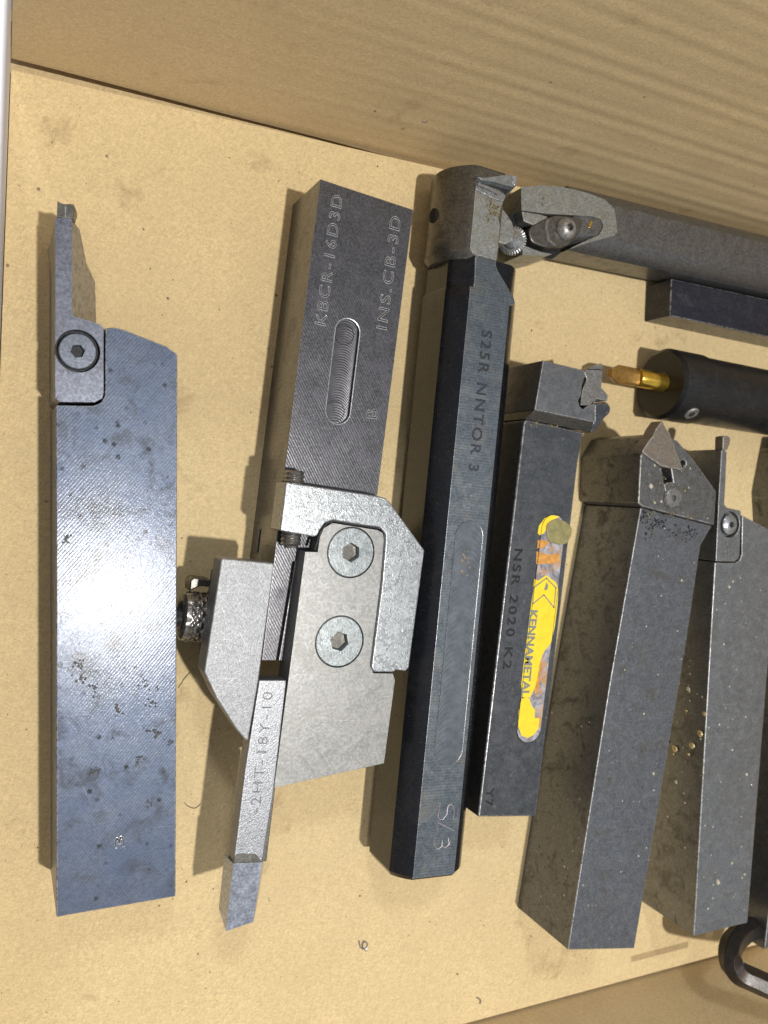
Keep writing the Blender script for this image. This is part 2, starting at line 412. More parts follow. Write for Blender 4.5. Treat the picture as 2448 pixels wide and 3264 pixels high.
M_t5h = steel('oily_grey_head', (.14, .14, .138), .38, .7, None, ((.075, .07, .06), .9, .3), ((.03, .03, .03), .6), .03, 3.5, edge=.48, micro=.4)
M_t6 = steel('grey_shank', (.20, .208, .218), .36, .7, None, ((.12, .115, .105), .7, .16), None, .03, 4., dust=.35, edge=.48, micro=.3)
M_rust = steel('used_insert', (.17, .145, .12), .45, .4, None, ((.17, .11, .06), .6, .5), None, .03, 3., edge=.48, micro=0.45)
M_t8 = steel('grey_bar', (.15, .15, .15), .34, .75, None, ((.12, .12, .12), .6, .2), None, .012, brush=(math.pi/2, .008))
M_black = steel('black_bar', (.016, .016, .017), .36, .3, None, ((.045, .045, .045), .5, .1), None, .01, dust=.1)
M_blackgloss = steel('black_block', (.03, .032, .045), .22, .5, None, ((.08, .08, .09), .5, .2), None, .008, dust=.15, edge=.48, micro=0.45)
M_gold = steel('coated_rod', (.75, .47, .07), .22, .9, None, None, None, .006, micro=.1, scr=.1, dust=0)
M_goldtip = steel('dark_coating', (.34, .19, .05), .30, .8, None, ((.20, .09, .02), .7, .5), None, .01, micro=.3)  # darker, browner coating than the rod
M_rustgrit = paint('oily_grit', (.20, .17, .10), .5, .4, .3)
M_key = steel('hex_key_steel', (.03, .028, .026), .33, .4, None, ((.07, .035, .02), .6, .3), None, .03, 3.)
M_ink = steel('dark_fill', (.02, .02, .022), .5, .62, dust=.1)  # near-black for stamps, grime and the shade painted into recesses
M_ink2 = steel('stamped_groove_blue', (.035, .04, .048), .5, .62, dust=.1)
M_burr = steel('stamp_burr', (.55, .57, .62), .35, .62, dust=.1)
M_burrd = steel('stamp_burr_dark', (.32, .36, .40), .36, .62, dust=.1)
M_scr = steel('scratch', (.48, .42, .43), .5, .62, dust=.1)
M_ghost = steel('faint_engraving', (.12, .12, .125), .5, .62, dust=0.)
M_oil = N('oil_drop'); M_oil.b.inputs['Base Color'].default_value = (.62, .56, .44, 1); M_oil.b.inputs['Roughness'].default_value = .12
M_oil.b.inputs['Transmission Weight'].default_value = .25; M_oil.b.inputs['IOR'].default_value = 1.45; M_oil = M_oil.m
M_flake = steel('brass_flake', (.62, .47, .24), .35, .5)
M_fibre = paint('fibre', (.06, .05, .05), .1, .6)
M_chip = steel('swarf', (.30, .30, .33), .35, .62)
M_crumb = paint('crumbs', (.14, .09, .05), .4, .8, sa=.3)
M_yel = paint('yellow_inlay', (.86, .62, .02), .10, .42, 0., (.55, .30, .02), .45)
M_org = paint('orange_inlay', (.58, .27, .05), .3, .45, 0., (.12, .08, .07), 1.)
M_lab = N('worn_label')
_n = M_lab.noise(.35, 5, .7, .8); _m = M_lab.noise(.22, 4, .6, .5, M_lab.map((1, 1, 1), (0, 0, 0), (4, 2, 8)))
_c = M_lab.mix(M_lab.ramp(_n, .42, .58), (.17, .17, .20), (.42, .40, .42)); _c = M_lab.mix(M_lab.ramp(_m, .50, .60, 0, .75), _c, (.50, .24, .06))
M_lab.setin(M_lab.b.inputs['Base Color'], _c); M_lab.b.inputs['Roughness'].default_value = .35
M_lab.setin(M_lab.b.inputs['Normal'], M_lab.bump(_n, .08)); M_lab = M_lab.m
M_blob = paint('grey_glue', (.25, .22, .09), .25, .4, 0., (.12, .10, .06), .5)
M_lettering = paint('label_lettering', (.20, .21, .17), .1, .5, sa=0)

# ================================================================== THE BOX
def grid_sheet(x0, x1, z0, z1, y, th, nx, nz, f, lift=lambda x: 0.):
    bm = bmesh.new(); rows = []
    for j in range(nz+1):
        z = z0+(z1-z0)*j/nz
        row = []
        for i in range(nx+1):
            x = x0+(x1-x0)*i/nx; zz = z+lift(x)*max(0., 1-j/6.); row.append(bm.verts.new((x, y+f(x, zz), zz)))
        rows.append(row)
    for j in range(nz):
        for i in range(nx): bm.faces.new((rows[j][i], rows[j][i+1], rows[j+1][i+1], rows[j+1][i]))
    r = bmesh.ops.extrude_face_region(bm, geom=list(bm.faces))
    for g in r['geom']:
        if isinstance(g, bmesh.types.BMVert): g.co.y += th
    return bm
bench = obj('workbench_top', prism([Vector(p) for p in ((-900, -900, -6), (1300, -900, -6), (1300, 900, -6), (-900, 900, -6))], -30), M_table)
bench['kind'] = 'structure'
box = thing('cardboard_box', 'open brown corrugated cardboard box that holds all the lathe tools', 'box', (125, -35, -4))
WY, FY, XR = 92.0, -157.6, 330.
pan = obj('bottom_panel', prism([Vector(p) for p in ((-1.0, FY+.3, 0), (XR, FY+.3, 0), (XR, WY-.3, 0), (150, WY-.45, 0), (-1.0, WY-1.9, 0))], -3.2), M_floor, box, .12)
obj('lower_panel', prism([Vector(p) for p in ((-4, FY-3, -3.4), (XR+3, FY-3, -3.4), (XR+3, WY+8, -3.4), (-4, WY+8, -3.4))], -5.8), M_wall, box)
obj('gap_light_block', prism([Vector(p) for p in ((-4, WY+5.2, 7), (XR+3, WY+5.2, 7), (XR+3, WY+7.5, 7), (-4, WY+7.5, 7))], -3.4), M_wall, box)  # unseen strip added behind the wall to keep light out of the gap
def slotcut(u0, v0, u1, v1, w):
    a, b = P(u0, v0, 0), P(u1, v1, 0); d = (b-a).normalized(); n = Vector((-d.y, d.x, 0))*w/2
    up = Vector((0, 0, 1)); return prism([a-n+up, b-n+up, b+n+up, a+n+up], -1.2)
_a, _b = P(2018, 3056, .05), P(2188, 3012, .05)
st_ = obj('shade_strip', ribbon([_a, _b], 2.0, th=.08), M_strip, pan)  # flat strip added in darker brown to paint a soft shadow bar
def ripple(x, z):
    g = max(0., min(1., (x-20)/90))
    w = .085*math.sin(z*1.05+.012*x+.8*math.sin(x*.03)+.6*math.sin(z*.13))*(.65+.35*math.sin(z*.07+x*.02+2))+.06*math.sin(z*1.5+1+.01*x)
    return g*w*.8+z*.13+.5*math.sin(x*.017+z*.02)*min(1, max(0, z/20))
obj('back_wall', grid_sheet(-1.0, XR, -3.2, 118, WY, 3.2, 60, 130, ripple, lambda x: max(0., 4.1-.027*x+.12*math.sin(x*.11))), M_wall, box, smooth=60)
obj('front_wall', grid_sheet(-1.0, XR, -3.2, 60, FY-3.2, 3.2, 10, 10, lambda x, z: -.25*max(z, 0)), M_wall, box).name = 'front_wall'
obj('right_wall', prism([Vector(p) for p in ((XR, FY-3, 118), (XR+3, FY-3, 118), (XR+3, WY+3, 118), (XR, WY+3, 118))], -3.2), M_wall, box)
bm = bmesh.new()
lft = []
for i in range(60):
    z = -3+118*i/59.; lft.append((z, .13*z*0+.10*math.sin(z*1.7)+.08*math.sin(z*4.1)))
rowsA = [bm.verts.new((-1.15-.2*math.sin(z*.03), WY-.15+d, z)) for z, d in lft]; rowsB = [bm.verts.new((-2.6-.2*math.sin(z*.03), WY-.15+d, z)) for z, d in lft]
rowsC = [bm.verts.new((-2.9, FY-3, z)) for z, d in lft]; rowsD = [bm.verts.new((-1.35, FY-3, z)) for z, d in lft]
for i in range(59):
    for A, B in ((rowsA, rowsB), (rowsB, rowsC), (rowsC, rowsD), (rowsD, rowsA)):
        bm.faces.new((A[i], B[i], B[i+1], A[i+1]))
bm.faces.new((rowsA[0], rowsB[0], rowsC[0], rowsD[0])); bm.faces.new((rowsA[-1], rowsD[-1], rowsC[-1], rowsB[-1]))
lw = obj('left_liner', bm, M_grey, box); lw['label'] = 'pale lilac grey liner sheet at the left end of the box'

# ================================================================== TOOL 1 : blued face-grooving holder
h1 = 22.5
t1 = thing('grooving_tool_holder', 'wide blued steel grooving holder with a slim blade, leftmost tool in the box', 'tool holder', P(330, 1900, 0))
body = PL([(336, 1046), (365, 1043), (393, 1050), (530, 1103), (566, 1130), (560, 2858), (180, 2924), (179, 1291), (298, 1293), (322, 1283), (334, 1262)], h1)
b1 = obj('shank', prism(body, 0), M_blue, t1, .25)
cart = PL([(177, 694), (229, 695), (229, 996), (234, 1007), (252, 1014), (288, 1023), (317, 1034), (330, 1044), (330, 1253), (325, 1270), (302, 1282), (190, 1281), (176, 1268)], h1+.15)
c1 = obj('blade_cartridge', prism(cart, 0.6), M_blue2, t1, .2)
ctr = P(248, 1119, h1+.15); R1 = rmm(248, 1119, h1, 68.5); R1i = rmm(248, 1119, h1, 58.5)
cut(c1, prism(ring(ctr+Vector((0, 0, 1)), R1, 64), h1-3))
obj('counterbore_shade', prism(ring(ctr+Vector((0, 0, -2.2)), R1-.02, 48), h1-3.2), M_ink, c1)  # near-black disc: recess shade round the screw head put into its colour
obj('socket_shade', prism(ring(ctr+Vector((0, 0, -1.6)), rmm(248, 1119, h1, 20), 6, .2), h1-3), M_ink, c1)  # near-black floor piece, its colour stands for the shade in the socket
obj('screw', socket_head(ctr+Vector((0, 0, -.15)), R1i, rmm(248, 1119, h1, 21), 3, h1-3.5, ang=.2), M_bluescrew, t1)
# curved supporting fin below the blade: bulges to the right towards the floor
topf = PL([(190, 690), (228.5, 697), (228.5, 850), (229, 996), (234, 1009), (300, 1030), (190, 1040)], h1-.5)
botf = [P(150, 800, 2), P(254, 730, 12), P(276, 838, 7), P(303, 898, 3), P(306, 990, 2), P(307, 1034, 1), P(200, 1040, 1)]
obj('blade_fin', prism(topf, 0, bot=botf), M_carb, c1, .15)
ins = PL([(183, 640), (195, 648), (210, 651), (222, 649), (235, 651), (238, 670), (231, 696), (181, 692)], h1+.3)
insb = [p+Vector((0, 0, -3.5))+Vector(((.8 if i > 2 else .3), 0, 0)) for i, p in enumerate(ins)]
i1 = obj('insert', prism(ins, 0, bot=insb), M_headdark, t1, .12)
obj('clamp_rib', prism(PL([(206, 655), (211, 656), (211, 690), (206, 690)], h1+.42), h1+.2), M_screwp, i1, .05)
letters('stamp', '3', P(398, 2700, h1), P(394, 2661, h1), P(370, 2680, h1)-P(395, 2680, h1), 2.0, M_ink, t1, 'fill', .01)
letters('stamp', '3', P(398, 2700, h1), P(394, 2661, h1), P(370, 2680, h1)-P(395, 2680, h1), 2.0, M_burr, t1, 'out', .0, r=.05)

# ================================================================== TOOL 2 : swiss type holder with clamp unit
hs = 20.
t2 = thing('clamp_tool_holder', 'bright steel cut-off holder with stamped shank, clamp jaw and two round screws', 'tool holder', P(1000, 1600, 0))
sh = PL([(1021, 570), (1318, 668), (1202, 1590), (1165, 2109), (834, 2106)], hs)
s2 = obj('shank', prism(sh, 0), M_shank2, t2, .22)
sa, sb, sr = P(1108, 1058, hs), P(1077.5, 1310, hs), rmm(1108, 1058, hs, 43)*.98
up = Vector((0, 0, 1.))
side = lambda v: P(1021+(834-1021)*(v-570)/(2106-570), v, hs)
nq = side(1740)
cut(s2, prism([p+up for p in stadium(sa, sb, sr)], hs-1.3),
    prism([p+up for p in PL([(933, 1790), (941, 1790), (886, 2120), (878, 2120)], hs)], hs-4),
    prism([p for p in (nq+Vector((-2, -3.0, -13)), nq+Vector((.9, -3.0, -13)), nq+Vector((.9, 3.0, -13)), nq+Vector((-2, 3.0, -13)))], 5.4),
    prism([p+up for p in PL([(876, 1538), (915, 1532), (918, 1550), (876, 1550)], hs)], hs-1.2))
M_slot = arcs('milled_slot', (.10, .098, .108), sa, sb, sr*1.0, .62, .011, .30, P(1000, 1600, 0))
sf = obj('slot_floor', prism([p-up*1.2 for p in stadium(sa, sb, sr-.02)], hs-1.28), M_slot, s2)
obj('slot_rim', tube([p+Vector((0, 0, .0)) for p in stadium(sa, sb, sr+.05)], .10, 5, closed=True), M_burr, s2)
for c_, rr in ((P(1104, 1064, hs), rmm(1104, 1064, hs, 35)), (P(1073.5, 1309, hs), rmm(1073, 1309, hs, 35))):
    bmr = bmesh.new(); rows = []
    for q, (r_, z_) in enumerate(((rr, -1.10), (rr*.98, -.92), (rr*.90, -.92), (rr*.86, -1.12), (rr*.0+.01, -1.16))):
        rows.append([bmr.verts.new(p+Vector((0, 0, z_))) for p in ring(c_, r_, 40)])
    for r0, r1 in zip(rows, rows[1:]):
        for i in range(40): bmr.faces.new((r0[i], r0[(i+1) % 40], r1[(i+1) % 40], r1[i]))
    obj('slot_dimple', bmr, M_slot, s2)
for st, mt, zz, r_ in (('fill', M_ink, .0, 0), ('out', M_burr, .01, .07)):
    letters('stamp', 'KBCR-16D3D', P(1037, 1040, hs), P(1092, 626, hs), P(995, 1032, hs)-P(1037, 1040, hs), 2.7, mt, t2, st, zz, r=r_, mono=True)
    letters('stamp', 'INS.CB-3D', P(1232, 1053, hs), P(1278, 694, hs), P(1187, 1044, hs)-P(1232, 1053, hs), 2.8, mt, t2, st, zz, r=r_, mono=True)
    letters('stamp', 'B', P(1201, 1336, hs), P(1203, 1304, hs), P(1156, 1331, hs)-P(1200, 1335, hs), 2.8, mt, t2, st, zz, r=r_)
hp, hb_ = 25.0, 26.0
plate = PL([(973, 1759), (1013, 1760), (1020, 1712), (1032, 1684), (1060, 1667), (1144, 1680), (1205, 1690), (1221, 1700), (1225, 1726), (1214, 1861), (1184, 2130), (1190, 2146), (1252, 2147), (1259, 2168), (1224, 2433), (874, 2511)], hp)
pl = obj('guide_plate', prism(plate, 17.6), M_plate, t2, .2)
cs = []
for (u, v, r_) in ((1119.5, 1761, 82), (1082.8, 2045, 83)):
    c_ = P(u, v, hp); R_ = rmm(u, v, hp, r_)
    cs.append((c_, R_))
cut(pl, *[prism(ring(c_+up, R_, 64), hp-2.2) for c_, R_ in cs])
for q, (c_, R_) in enumerate(cs):
    obj('socket_shade', prism(ring(c_+Vector((0, 0, -1.7)), R_*.35, 6, .55+q*.2), hp-4), M_headdark, pl)  # dark floor piece: shade of the deep hex socket painted in
    obj('screw', socket_head(c_+Vector((0, 0, -.05)), R_-.16, R_*.36, 3.2, hp-2.4, ang=.55+q*.2), M_screwp, t2)
brk = PL([(912, 1536), (1200, 1580), (1229, 1587), (1245, 1603), (1354, 1754), (1304, 2128), (1292, 2140), (1262, 2136), (1256, 2143), (1194, 2143), (1184, 2128), (1218, 1861), (1229, 1728), (1229, 1702), (1212, 1682), (1144, 1672), (1062, 1659), (1037, 1667), (1020, 1690), (1013, 1707), (1000, 1711), (893, 1692)], hb_)
br = obj('bracket', prism(brk, 18.4), M_zinc, t2, .45, 3)
# threaded stud through the bracket
def thread(a, b, r, pitch, name, parent, mat, tip=1.0):
    a = Vector(a); b = Vector(b); L = (b-a).length; n = int(L/pitch*2); pr = []
    for i in range(n+1):
        s = L*i/n; rr = r if i % 2 else r*.86
        if i == n: rr *= .62
        elif i == n-1: rr *= .80
        if i == 0: rr = r*.8
        pr.append((s, circ2(rr, 24)))
    return obj(name, sweep(a, b, pr), mat, parent, smooth=25)
bo = P(938, 1500, 23.3); to = P(926, 1746, 23.3)
thread(bo, to, 2.45, .95, 'set_screw', t2, M_thread)
# near-black tube along the joint between bracket and plate
obj('gap_tube', tube(PL([(1002, 1752), (1012, 1722), (1022, 1692), (1040, 1668), (1062, 1661), (1144, 1674), (1212, 1685), (1227, 1704), (1229, 1726)], hp-.5), .35, 6), M_ink, pl)
# jaw
jaw = PL([(703, 1803), (704, 1786), (712, 1780), (872, 1795), (874, 1806), (825, 2166), (796, 2335), (791, 2362), (782, 2358), (757, 2330), (688, 2223), (651, 2143)], hp)
jb = obj('clamp_jaw', prism(jaw, 18.0), M_jaw, t2, .55, 3)
boss = PL([(712, 1830), (740, 1828), (860, 1850), (835, 2110), (775, 2320), (705, 2200), (668, 2120)], 18.4)
obj('jaw_web', prism(boss, 6.), M_headdark, jb, .5)
# boss ring round the knurled screw
ka, kb = P(572, 1962, 11.5), P(655, 1968, 11.5)
a_, d_, u_, w_, L_ = frame(ka, kb)
rk = 5.8
bo = bmesh.new()
ringpts = [(L_*1.12, 7.6), (L_*1.6, 7.6), (L_*1.6, 6.2), (L_*1.12, 6.2)]
rows = [[bo.verts.new(a_+d_*s+u_*r*1.02*math.cos(2*math.pi*i/48)+w_*r*math.sin(2*math.pi*i/48)) for i in range(48)] for s, r in ringpts]
for q in range(4):
    for i in range(48):
        j = (i+1) % 48; bo.faces.new((rows[q][i], rows[q][j], rows[(q+1) % 4][j], rows[(q+1) % 4][i]))
obj('jaw_boss', bo, M_headdark, jb, .3)
obj('boss_lug', prism(PL([(607, 1850), (618, 1840), (675, 1848), (668, 1872), (640, 1868), (604, 1885)], 12), 6), M_headdark, jb, .4)
kn = bmesh.new(); rows = []; nk, ns = 120, 44
prof = [(0.0, rk*.62), (0.15, rk*.86), (.6, rk*.97)]
for s, r in prof: rows.append([kn.verts.new(a_+d_*s+u_*r*math.cos(2*math.pi*i/nk)+w_*r*math.sin(2*math.pi*i/nk)) for i in range(nk)])
for q in range(ns+1):
    s = 1.5+(L_*1.3-1.5)*q/ns; row = []
    for i in range(nk):
        t = 2*math.pi*i/nk; A = t*rk*1.05+s*1.0; B = t*rk*1.05-s*1.0
        kx = abs(math.sin(round(2*math.pi*rk*1.05/(math.pi*1.0))/2*t+s*math.pi/1.0*.5)); ky = abs(math.sin(round(2*math.pi*rk*1.05/(math.pi*1.0))/2*t-s*math.pi/1.0*.5))
        r = rk*.955+.42*min(kx, ky)
        row.append(kn.verts.new(a_+d_*s+u_*r*math.cos(t)+w_*r*math.sin(t)))
    rows.append(row)
for r0, r1 in zip(rows, rows[1:]):
    for i in range(nk):
        j = (i+1) % nk; kn.faces.new((r0[i], r0[j], r1[j], r1[i]))
kn.faces.new(rows[-1])
inn = [kn.verts.new(a_+d_*1.6+u_*rk*.5*math.cos(2*math.pi*i/nk)+w_*rk*.5*math.sin(2*math.pi*i/nk)) for i in range(nk)]
for i in range(nk):
    j = (i+1) % nk; kn.faces.new((inn[i], inn[j], rows[0][j], rows[0][i]))
kn.faces.new(inn[::-1])
obj('knurled_screw', kn, M_thread, t2, smooth=20)
# bit bar with polished tip
hbar = 24.6
bt = PL([(826, 2168), (914, 2168), (874, 2511), (836, 2748), (744, 2752), (781, 2450)], hbar)
def widen(pts, amount, dz):
    c_ = sum((Vector(p) for p in pts), Vector())/len(pts); out = []
    for p in pts:
        out.append(Vector((p[0], p[1], p[2]+dz)))
    return out
barw = obj('bit_bar', prism(bt, hbar-5.0), M_bar, t2, .3)
tipt = PL([(744, 2752), (836, 2748), (808, 2939), (720, 2969)], hbar-.1)
tipb = [p+Vector((dx, dy, -5)) for p, (dx, dy) in zip(tipt, ((-.9, 0), (2.4, 0), (2.3, 1.2), (-.6, 3.0)))]
tp = obj('carbide_tip', prism(tipt, 0, bot=tipb), M_tip, t2, .08)
obj('side_bevel', prism(PL([(868, 2512), (878, 2512), (850, 2746), (834, 2746)], hbar-1.2), hbar-5.), M_headdark, barw, .2)
br_ = PL([(744, 2752), (746, 2738), (752, 2726), (764, 2721), (790, 2722), (812, 2722), (822, 2731), (830, 2742), (836, 2748)], hbar+.12)
obj('braze_fillet', prism(br_, hbar-1), M_headdark, barw, .12)
letters('engraving', '-2HT-18Y-10', P(828, 2590, hbar), P(870, 2206, hbar), P(790, 2585, hbar)-P(828, 2590, hbar), 2.4, M_ghost, barw, 'fill', .0, mono=True, bold=-.008)

# ================================================================== TOOL 3 : round boring bar, flat top
t3 = thing('boring_bar', 'long dark round boring bar with milled flat and stamped code, standing centre of the row', 'boring bar', P(1400, 1800, 0))
zc = 10.8
A3 = Vector((104.9, -99.6, zc)); B3 = Vector((113.2, 53.5, zc)); D3 = (B3-A3).normalized()
R3, F3 = 12.5, 10.8
a_, d_, u_, w_, L3 = frame(A3, B3)
b3 = obj('bar', sweep(A3, B3, [(0, flatbar(R3, F3, .93)), (1.2, flatbar(R3, F3)), (L3-6, flatbar(R3, F3)), (L3-1, flatbar(R3, F3)), (L3, flatbar(R3, F3, .985))]), M_bardark, t3, 0, smooth=20)
hf = zc+F3
# right side relieved towards the head, head itself
def upto(px, h): return P(px[0], px[1], h)
neck = PL([(1515, 812), (1583, 829), (1582, 845), (1588, 862), (1621, 918), (1638, 945), (1643, 968), (1632, 975), (1503, 960), (1512, 890)], hf+.02)
nk_ = obj('neck', prism(neck, 3.0), M_barflat, t3, .3)
obj('milled_face', prism([A3+D3*.6-u_*6.2+w_*(F3+.03), A3+D3*.6+u_*6.2+w_*(F3+.03), B3+u_*6.2+w_*(F3+.03), B3-u_*6.2+w_*(F3+.03)], hf-.5), M_barflat, t3, .15)
# round neck below the head (left side) and the head drum
C3 = B3+D3*7.5
obj('neck_core', sweep(B3-D3*1, C3, [(0, flatbar(12.0, F3-.25, .985)), (9, flatbar(12.0, F3-.25, .985))]), M_bardark, t3, 0, smooth=20)
E3 = C3+D3*23.4
def headprof(k=1.0):
    out = []
    for i in range(48):
        t = 2*math.pi*i/48; x, y = 13.3*math.cos(t), 13.0*math.sin(t)
        out.append((max(-99, min(x, 1.2))*k if True else 0, max(min(y, F3), -F3)*k))
    return out
# u_ points to +x; the head is cut off on the right
hd = obj('head', sweep(C3-D3*.5, E3, [(0, headprof(.90)), (1.8, headprof(1)), (23, headprof(1)), (23.9, headprof(.98))]), M_headdark, t3, 0, smooth=25)
headtop = PL([(1518, 569), (1519, 600), (1605, 642), (1600, 655), (1588, 690), (1594, 720), (1590, 772), (1583, 829), (1515, 812), (1498, 795), (1508, 690)], hf+.05)
obj('head_face', prism(headtop, 8), M_headflat, hd, .25)
obj('notch_burr', tube(PL([(1497, 795), (1506, 806), (1516, 813), (1522, 817)], hf+.1), .22, 5), M_zinc, hd)
_hy = P(1385, 690, 10.8).y
obj('oil_hole', sweep((100.65, _hy, 11.2), (103, _hy, 11.2), [(0, circ2(1.9, 24)), (2, circ2(1.9, 24))]), M_hole, hd)
hi_ = 18.5
cl3 = obj('insert_clamp', prism(PL([(1599, 659), (1618, 682), (1635, 709), (1641, 740), (1634, 768), (1612, 780), (1588, 773), (1585, 690)], hi_), 8), M_headflat, t3, .5)
gr = bmesh.new()
for i in range(70):
    c_ = P(1574+random.gauss(0, 11), 664+random.gauss(0, 14), hf+.12+random.uniform(0, .2)); r_ = random.uniform(.08, .38)
    prism([p+Vector((random.uniform(-.1, .1), random.uniform(-.1, .1), random.uniform(-.05, .1))) for p in ring(c_, r_, 6)], hf, gr)
kind(obj('oily_swarf', gr, M_rustgrit, hd))
n3 = bmesh.new(); rows = []; cN = P(1634, 768, 17.0); nt_ = 90
nN = Vector((-.72, -.10, .68)).normalized(); uN = Vector((0, 1, 0)).cross(nN).normalized(); vN = nN.cross(uN)
for s_, r_ in ((-1.0, 2.6), (-.8, 3.5), (.5, 3.6), (.8, 3.0), (.82, 2.4), (1.3, 2.0), (1.6, 1.1), (1.65, .05)):
    row = []
    for i in range(nt_):
        t = 2*math.pi*i/nt_; rr = r_+(0 if not 3.4 < r_ < 3.7 else .22*(1 if (i % 3) else -1))
        row.append(n3.verts.new(cN+nN*s_+uN*rr*math.cos(t)+vN*rr*math.sin(t)))
    rows.append(row)
for r0, r1 in zip(rows, rows[1:]):
    for i in range(nt_):
        j = (i+1) % nt_; n3.faces.new((r0[i], r0[j], r1[j], r1[i]))
n3.faces.new(rows[0][::-1]); n3.faces.new(rows[-1])
obj('serrated_screw', n3, M_zinc, t3, smooth=25)
# insert: bright triangular top, shelf below it
it = PL([(1522, 563), (1545, 566), (1600, 558), (1632, 557), (1648, 561), (1650, 572), (1646, 592), (1634, 595), (1571, 578), (1536, 574)], hf+1.6)
itb = [p+Vector((0, -1.5, -5)) for p in it]
g3 = obj('insert', prism(it, 0, bot=itb), M_screwp, t3, .12)
obj('insert_land', prism(PL([(1631, 558), (1648, 562), (1649, 570), (1640, 590), (1634, 582)], hf+1.72), hf+1.4), M_tip, g3, .05)
obj('insert_shelf', prism(PL([(1519, 583), (1530, 582), (1590, 606), (1612, 621), (1611, 632), (1605, 642), (1575, 634), (1516, 604)], hf+.5), hf-3), M_zinc, hd, .2)
obj('shelf_ridge', tube(PL([(1522, 588), (1560, 602), (1590, 618)], hf+.8), .35, 6), M_tip, hd)
obj('gap_shade', prism(PL([(1530, 577), (1572, 582), (1630, 600), (1612, 618), (1592, 604), (1548, 590)], hf+.1), hf-3), M_ink, g3, .2)  # near-black solid between insert and shelf, the gap's shade as colour
# slot on the flat
fa, fb, fr = P(1495, 1711, hf), P(1430, 2390, hf), rmm(1495, 1711, hf, 53)*.96
M_arc3 = arcs('milled_pocket', (.115, .13, .15), fa, fb, fr, 1.5, .005, .36, P(1400, 1800, 0))
po = obj('pocket_floor', prism([p+Vector((0, 0, .06)) for p in stadium(fa, fb, fr)], hf-.1), M_arc3, t3)
obj('pocket_rim', tube([p+Vector((0, 0, .06)) for p in stadium(fa, fb, fr)], .08, 5, closed=True), M_nsr, t3)
bmp = bmesh.new()
for i in range(16):
    c_ = P(1484+random.uniform(-14, 18), 1790+random.gauss(0, 26), hf+.10+i*.006); r_ = random.uniform(.2, .5)
    prism([p+Vector((random.uniform(-.12, .12), random.uniform(-.12, .12), 0)) for p in ring(c_, r_, 9)], hf, bmp)
kind(obj('rust_pits', bmp, M_rust, t3))
letters('stamp', 'S25R NNTOR 3', P(1538, 1050, hf+.04), P(1494, 1500, hf+.04), P(1575, 1050, hf)-P(1535, 1050, hf), 3.0, M_ink2, t3, 'fill', .01, mono=True, bold=.022)
letters('stamp', 'C 2', P(1482, 1538, hf+.04), P(1471, 1628, hf+.04), P(1522, 1545, hf)-P(1482, 1538, hf), 2.7, M_burrd, t3, 'out', .02, r=.06)
scr = bmesh.new()
for st in (((1402, 2566), (1396, 2600), (1400, 2612), (1412, 2612), (1424, 2596), (1428, 2570), (1436, 2562), (1446, 2572), (1448, 2590), (1444, 2612)),
           ((1448, 2648), (1396, 2622), (1393, 2652)),
           ((1388, 2668), (1382, 2690), (1394, 2708), (1408, 2698), (1410, 2680)), ((1408, 2698), (1420, 2702), (1432, 2690), (1428, 2668))):
    tube(PL(st, hf+.06), .10, 5, scr)
obj('hand_engraving', scr, M_scr, t3)

# ================================================================== TOOL 4 : NSR threading holder with yellow inlay
hn = 20.
t4 = thing('threading_tool_holder', 'dark square-shank threading holder with a worn yellow inlay label', 'tool holder', P(1680, 1900, 0))
b4 = obj('shank', prism(PL([(1676, 1336), (1860, 1378), (1842, 1480), (1709, 2603), (1524, 2605), (1669, 1350)], hn), 0), M_nsr, t4, .5)
head = PL([(1731, 1148), (1862, 1180), (1866, 1198), (1856, 1226), (1853, 1262), (1844, 1275), (1848, 1295), (1860, 1304), (1876, 1292), (1890, 1290), (1896, 1278), (1893, 1346), (1704, 1307)], hn+2.6)
hd4 = obj('head', prism(head, 0), M_nsrhead, t4, .3)
obj('head_step', prism([P(1704, 1307, hn+2.5), P(1893, 1346, hn+2.5), P(1884, 1378, hn-.1), P(1673, 1336, hn-.1)], 0), M_headdark, hd4, .2)
obj('lower_jaw', prism(PL([(1893, 1285), (1936, 1279), (1950, 1298), (1946, 1318), (1930, 1332), (1904, 1372), (1888, 1380), (1870, 1376), (1893, 1340)], hn-2), 4), M_nsr, hd4, .8, 3)
star = PL([(1862, 1186), (1874, 1177), (1898, 1163), (1921, 1158), (1920, 1200), (1917, 1234), (1926, 1246), (1939, 1260), (1936, 1279), (1902, 1272), (1889, 1292), (1851, 1292), (1853, 1270), (1856, 1246), (1864, 1225), (1871, 1210)], hn+1.9)
s4 = obj('insert', prism(star, hn-3), M_carb, t4, .2)
obj('insert_edge', tube(PL([(1874, 1177), (1918, 1178)], hn+1.95), .12, 5), M_ink, s4)
sta = stadium(P(1764, 1686, hn), P(1686.5, 2322, hn), rmm(1686, 2322, hn, 47)*.97)
lb = obj('inlay_label', prism([p+Vector((0, 0, .03)) for p in sta], hn-.3), M_lab, t4)
obj('inlay_rim', tube([p+Vector((0, 0, .0)) for p in sta], .13, 5, closed=True), M_ink, t4)
bl = P(1786, 1706, hn+.5)
obj('glue_blob', prism([p+Vector((0, 0, 0)) for p in rounded(PL([(1740, 1672), (1768, 1652), (1806, 1662), (1826, 1684), (1820, 1712), (1808, 1734), (1785, 1736), (1748, 1728)], hn+.35), 1.5)], hn-.2), M_blob, lb, .3, 3)
z_ = hn+.05
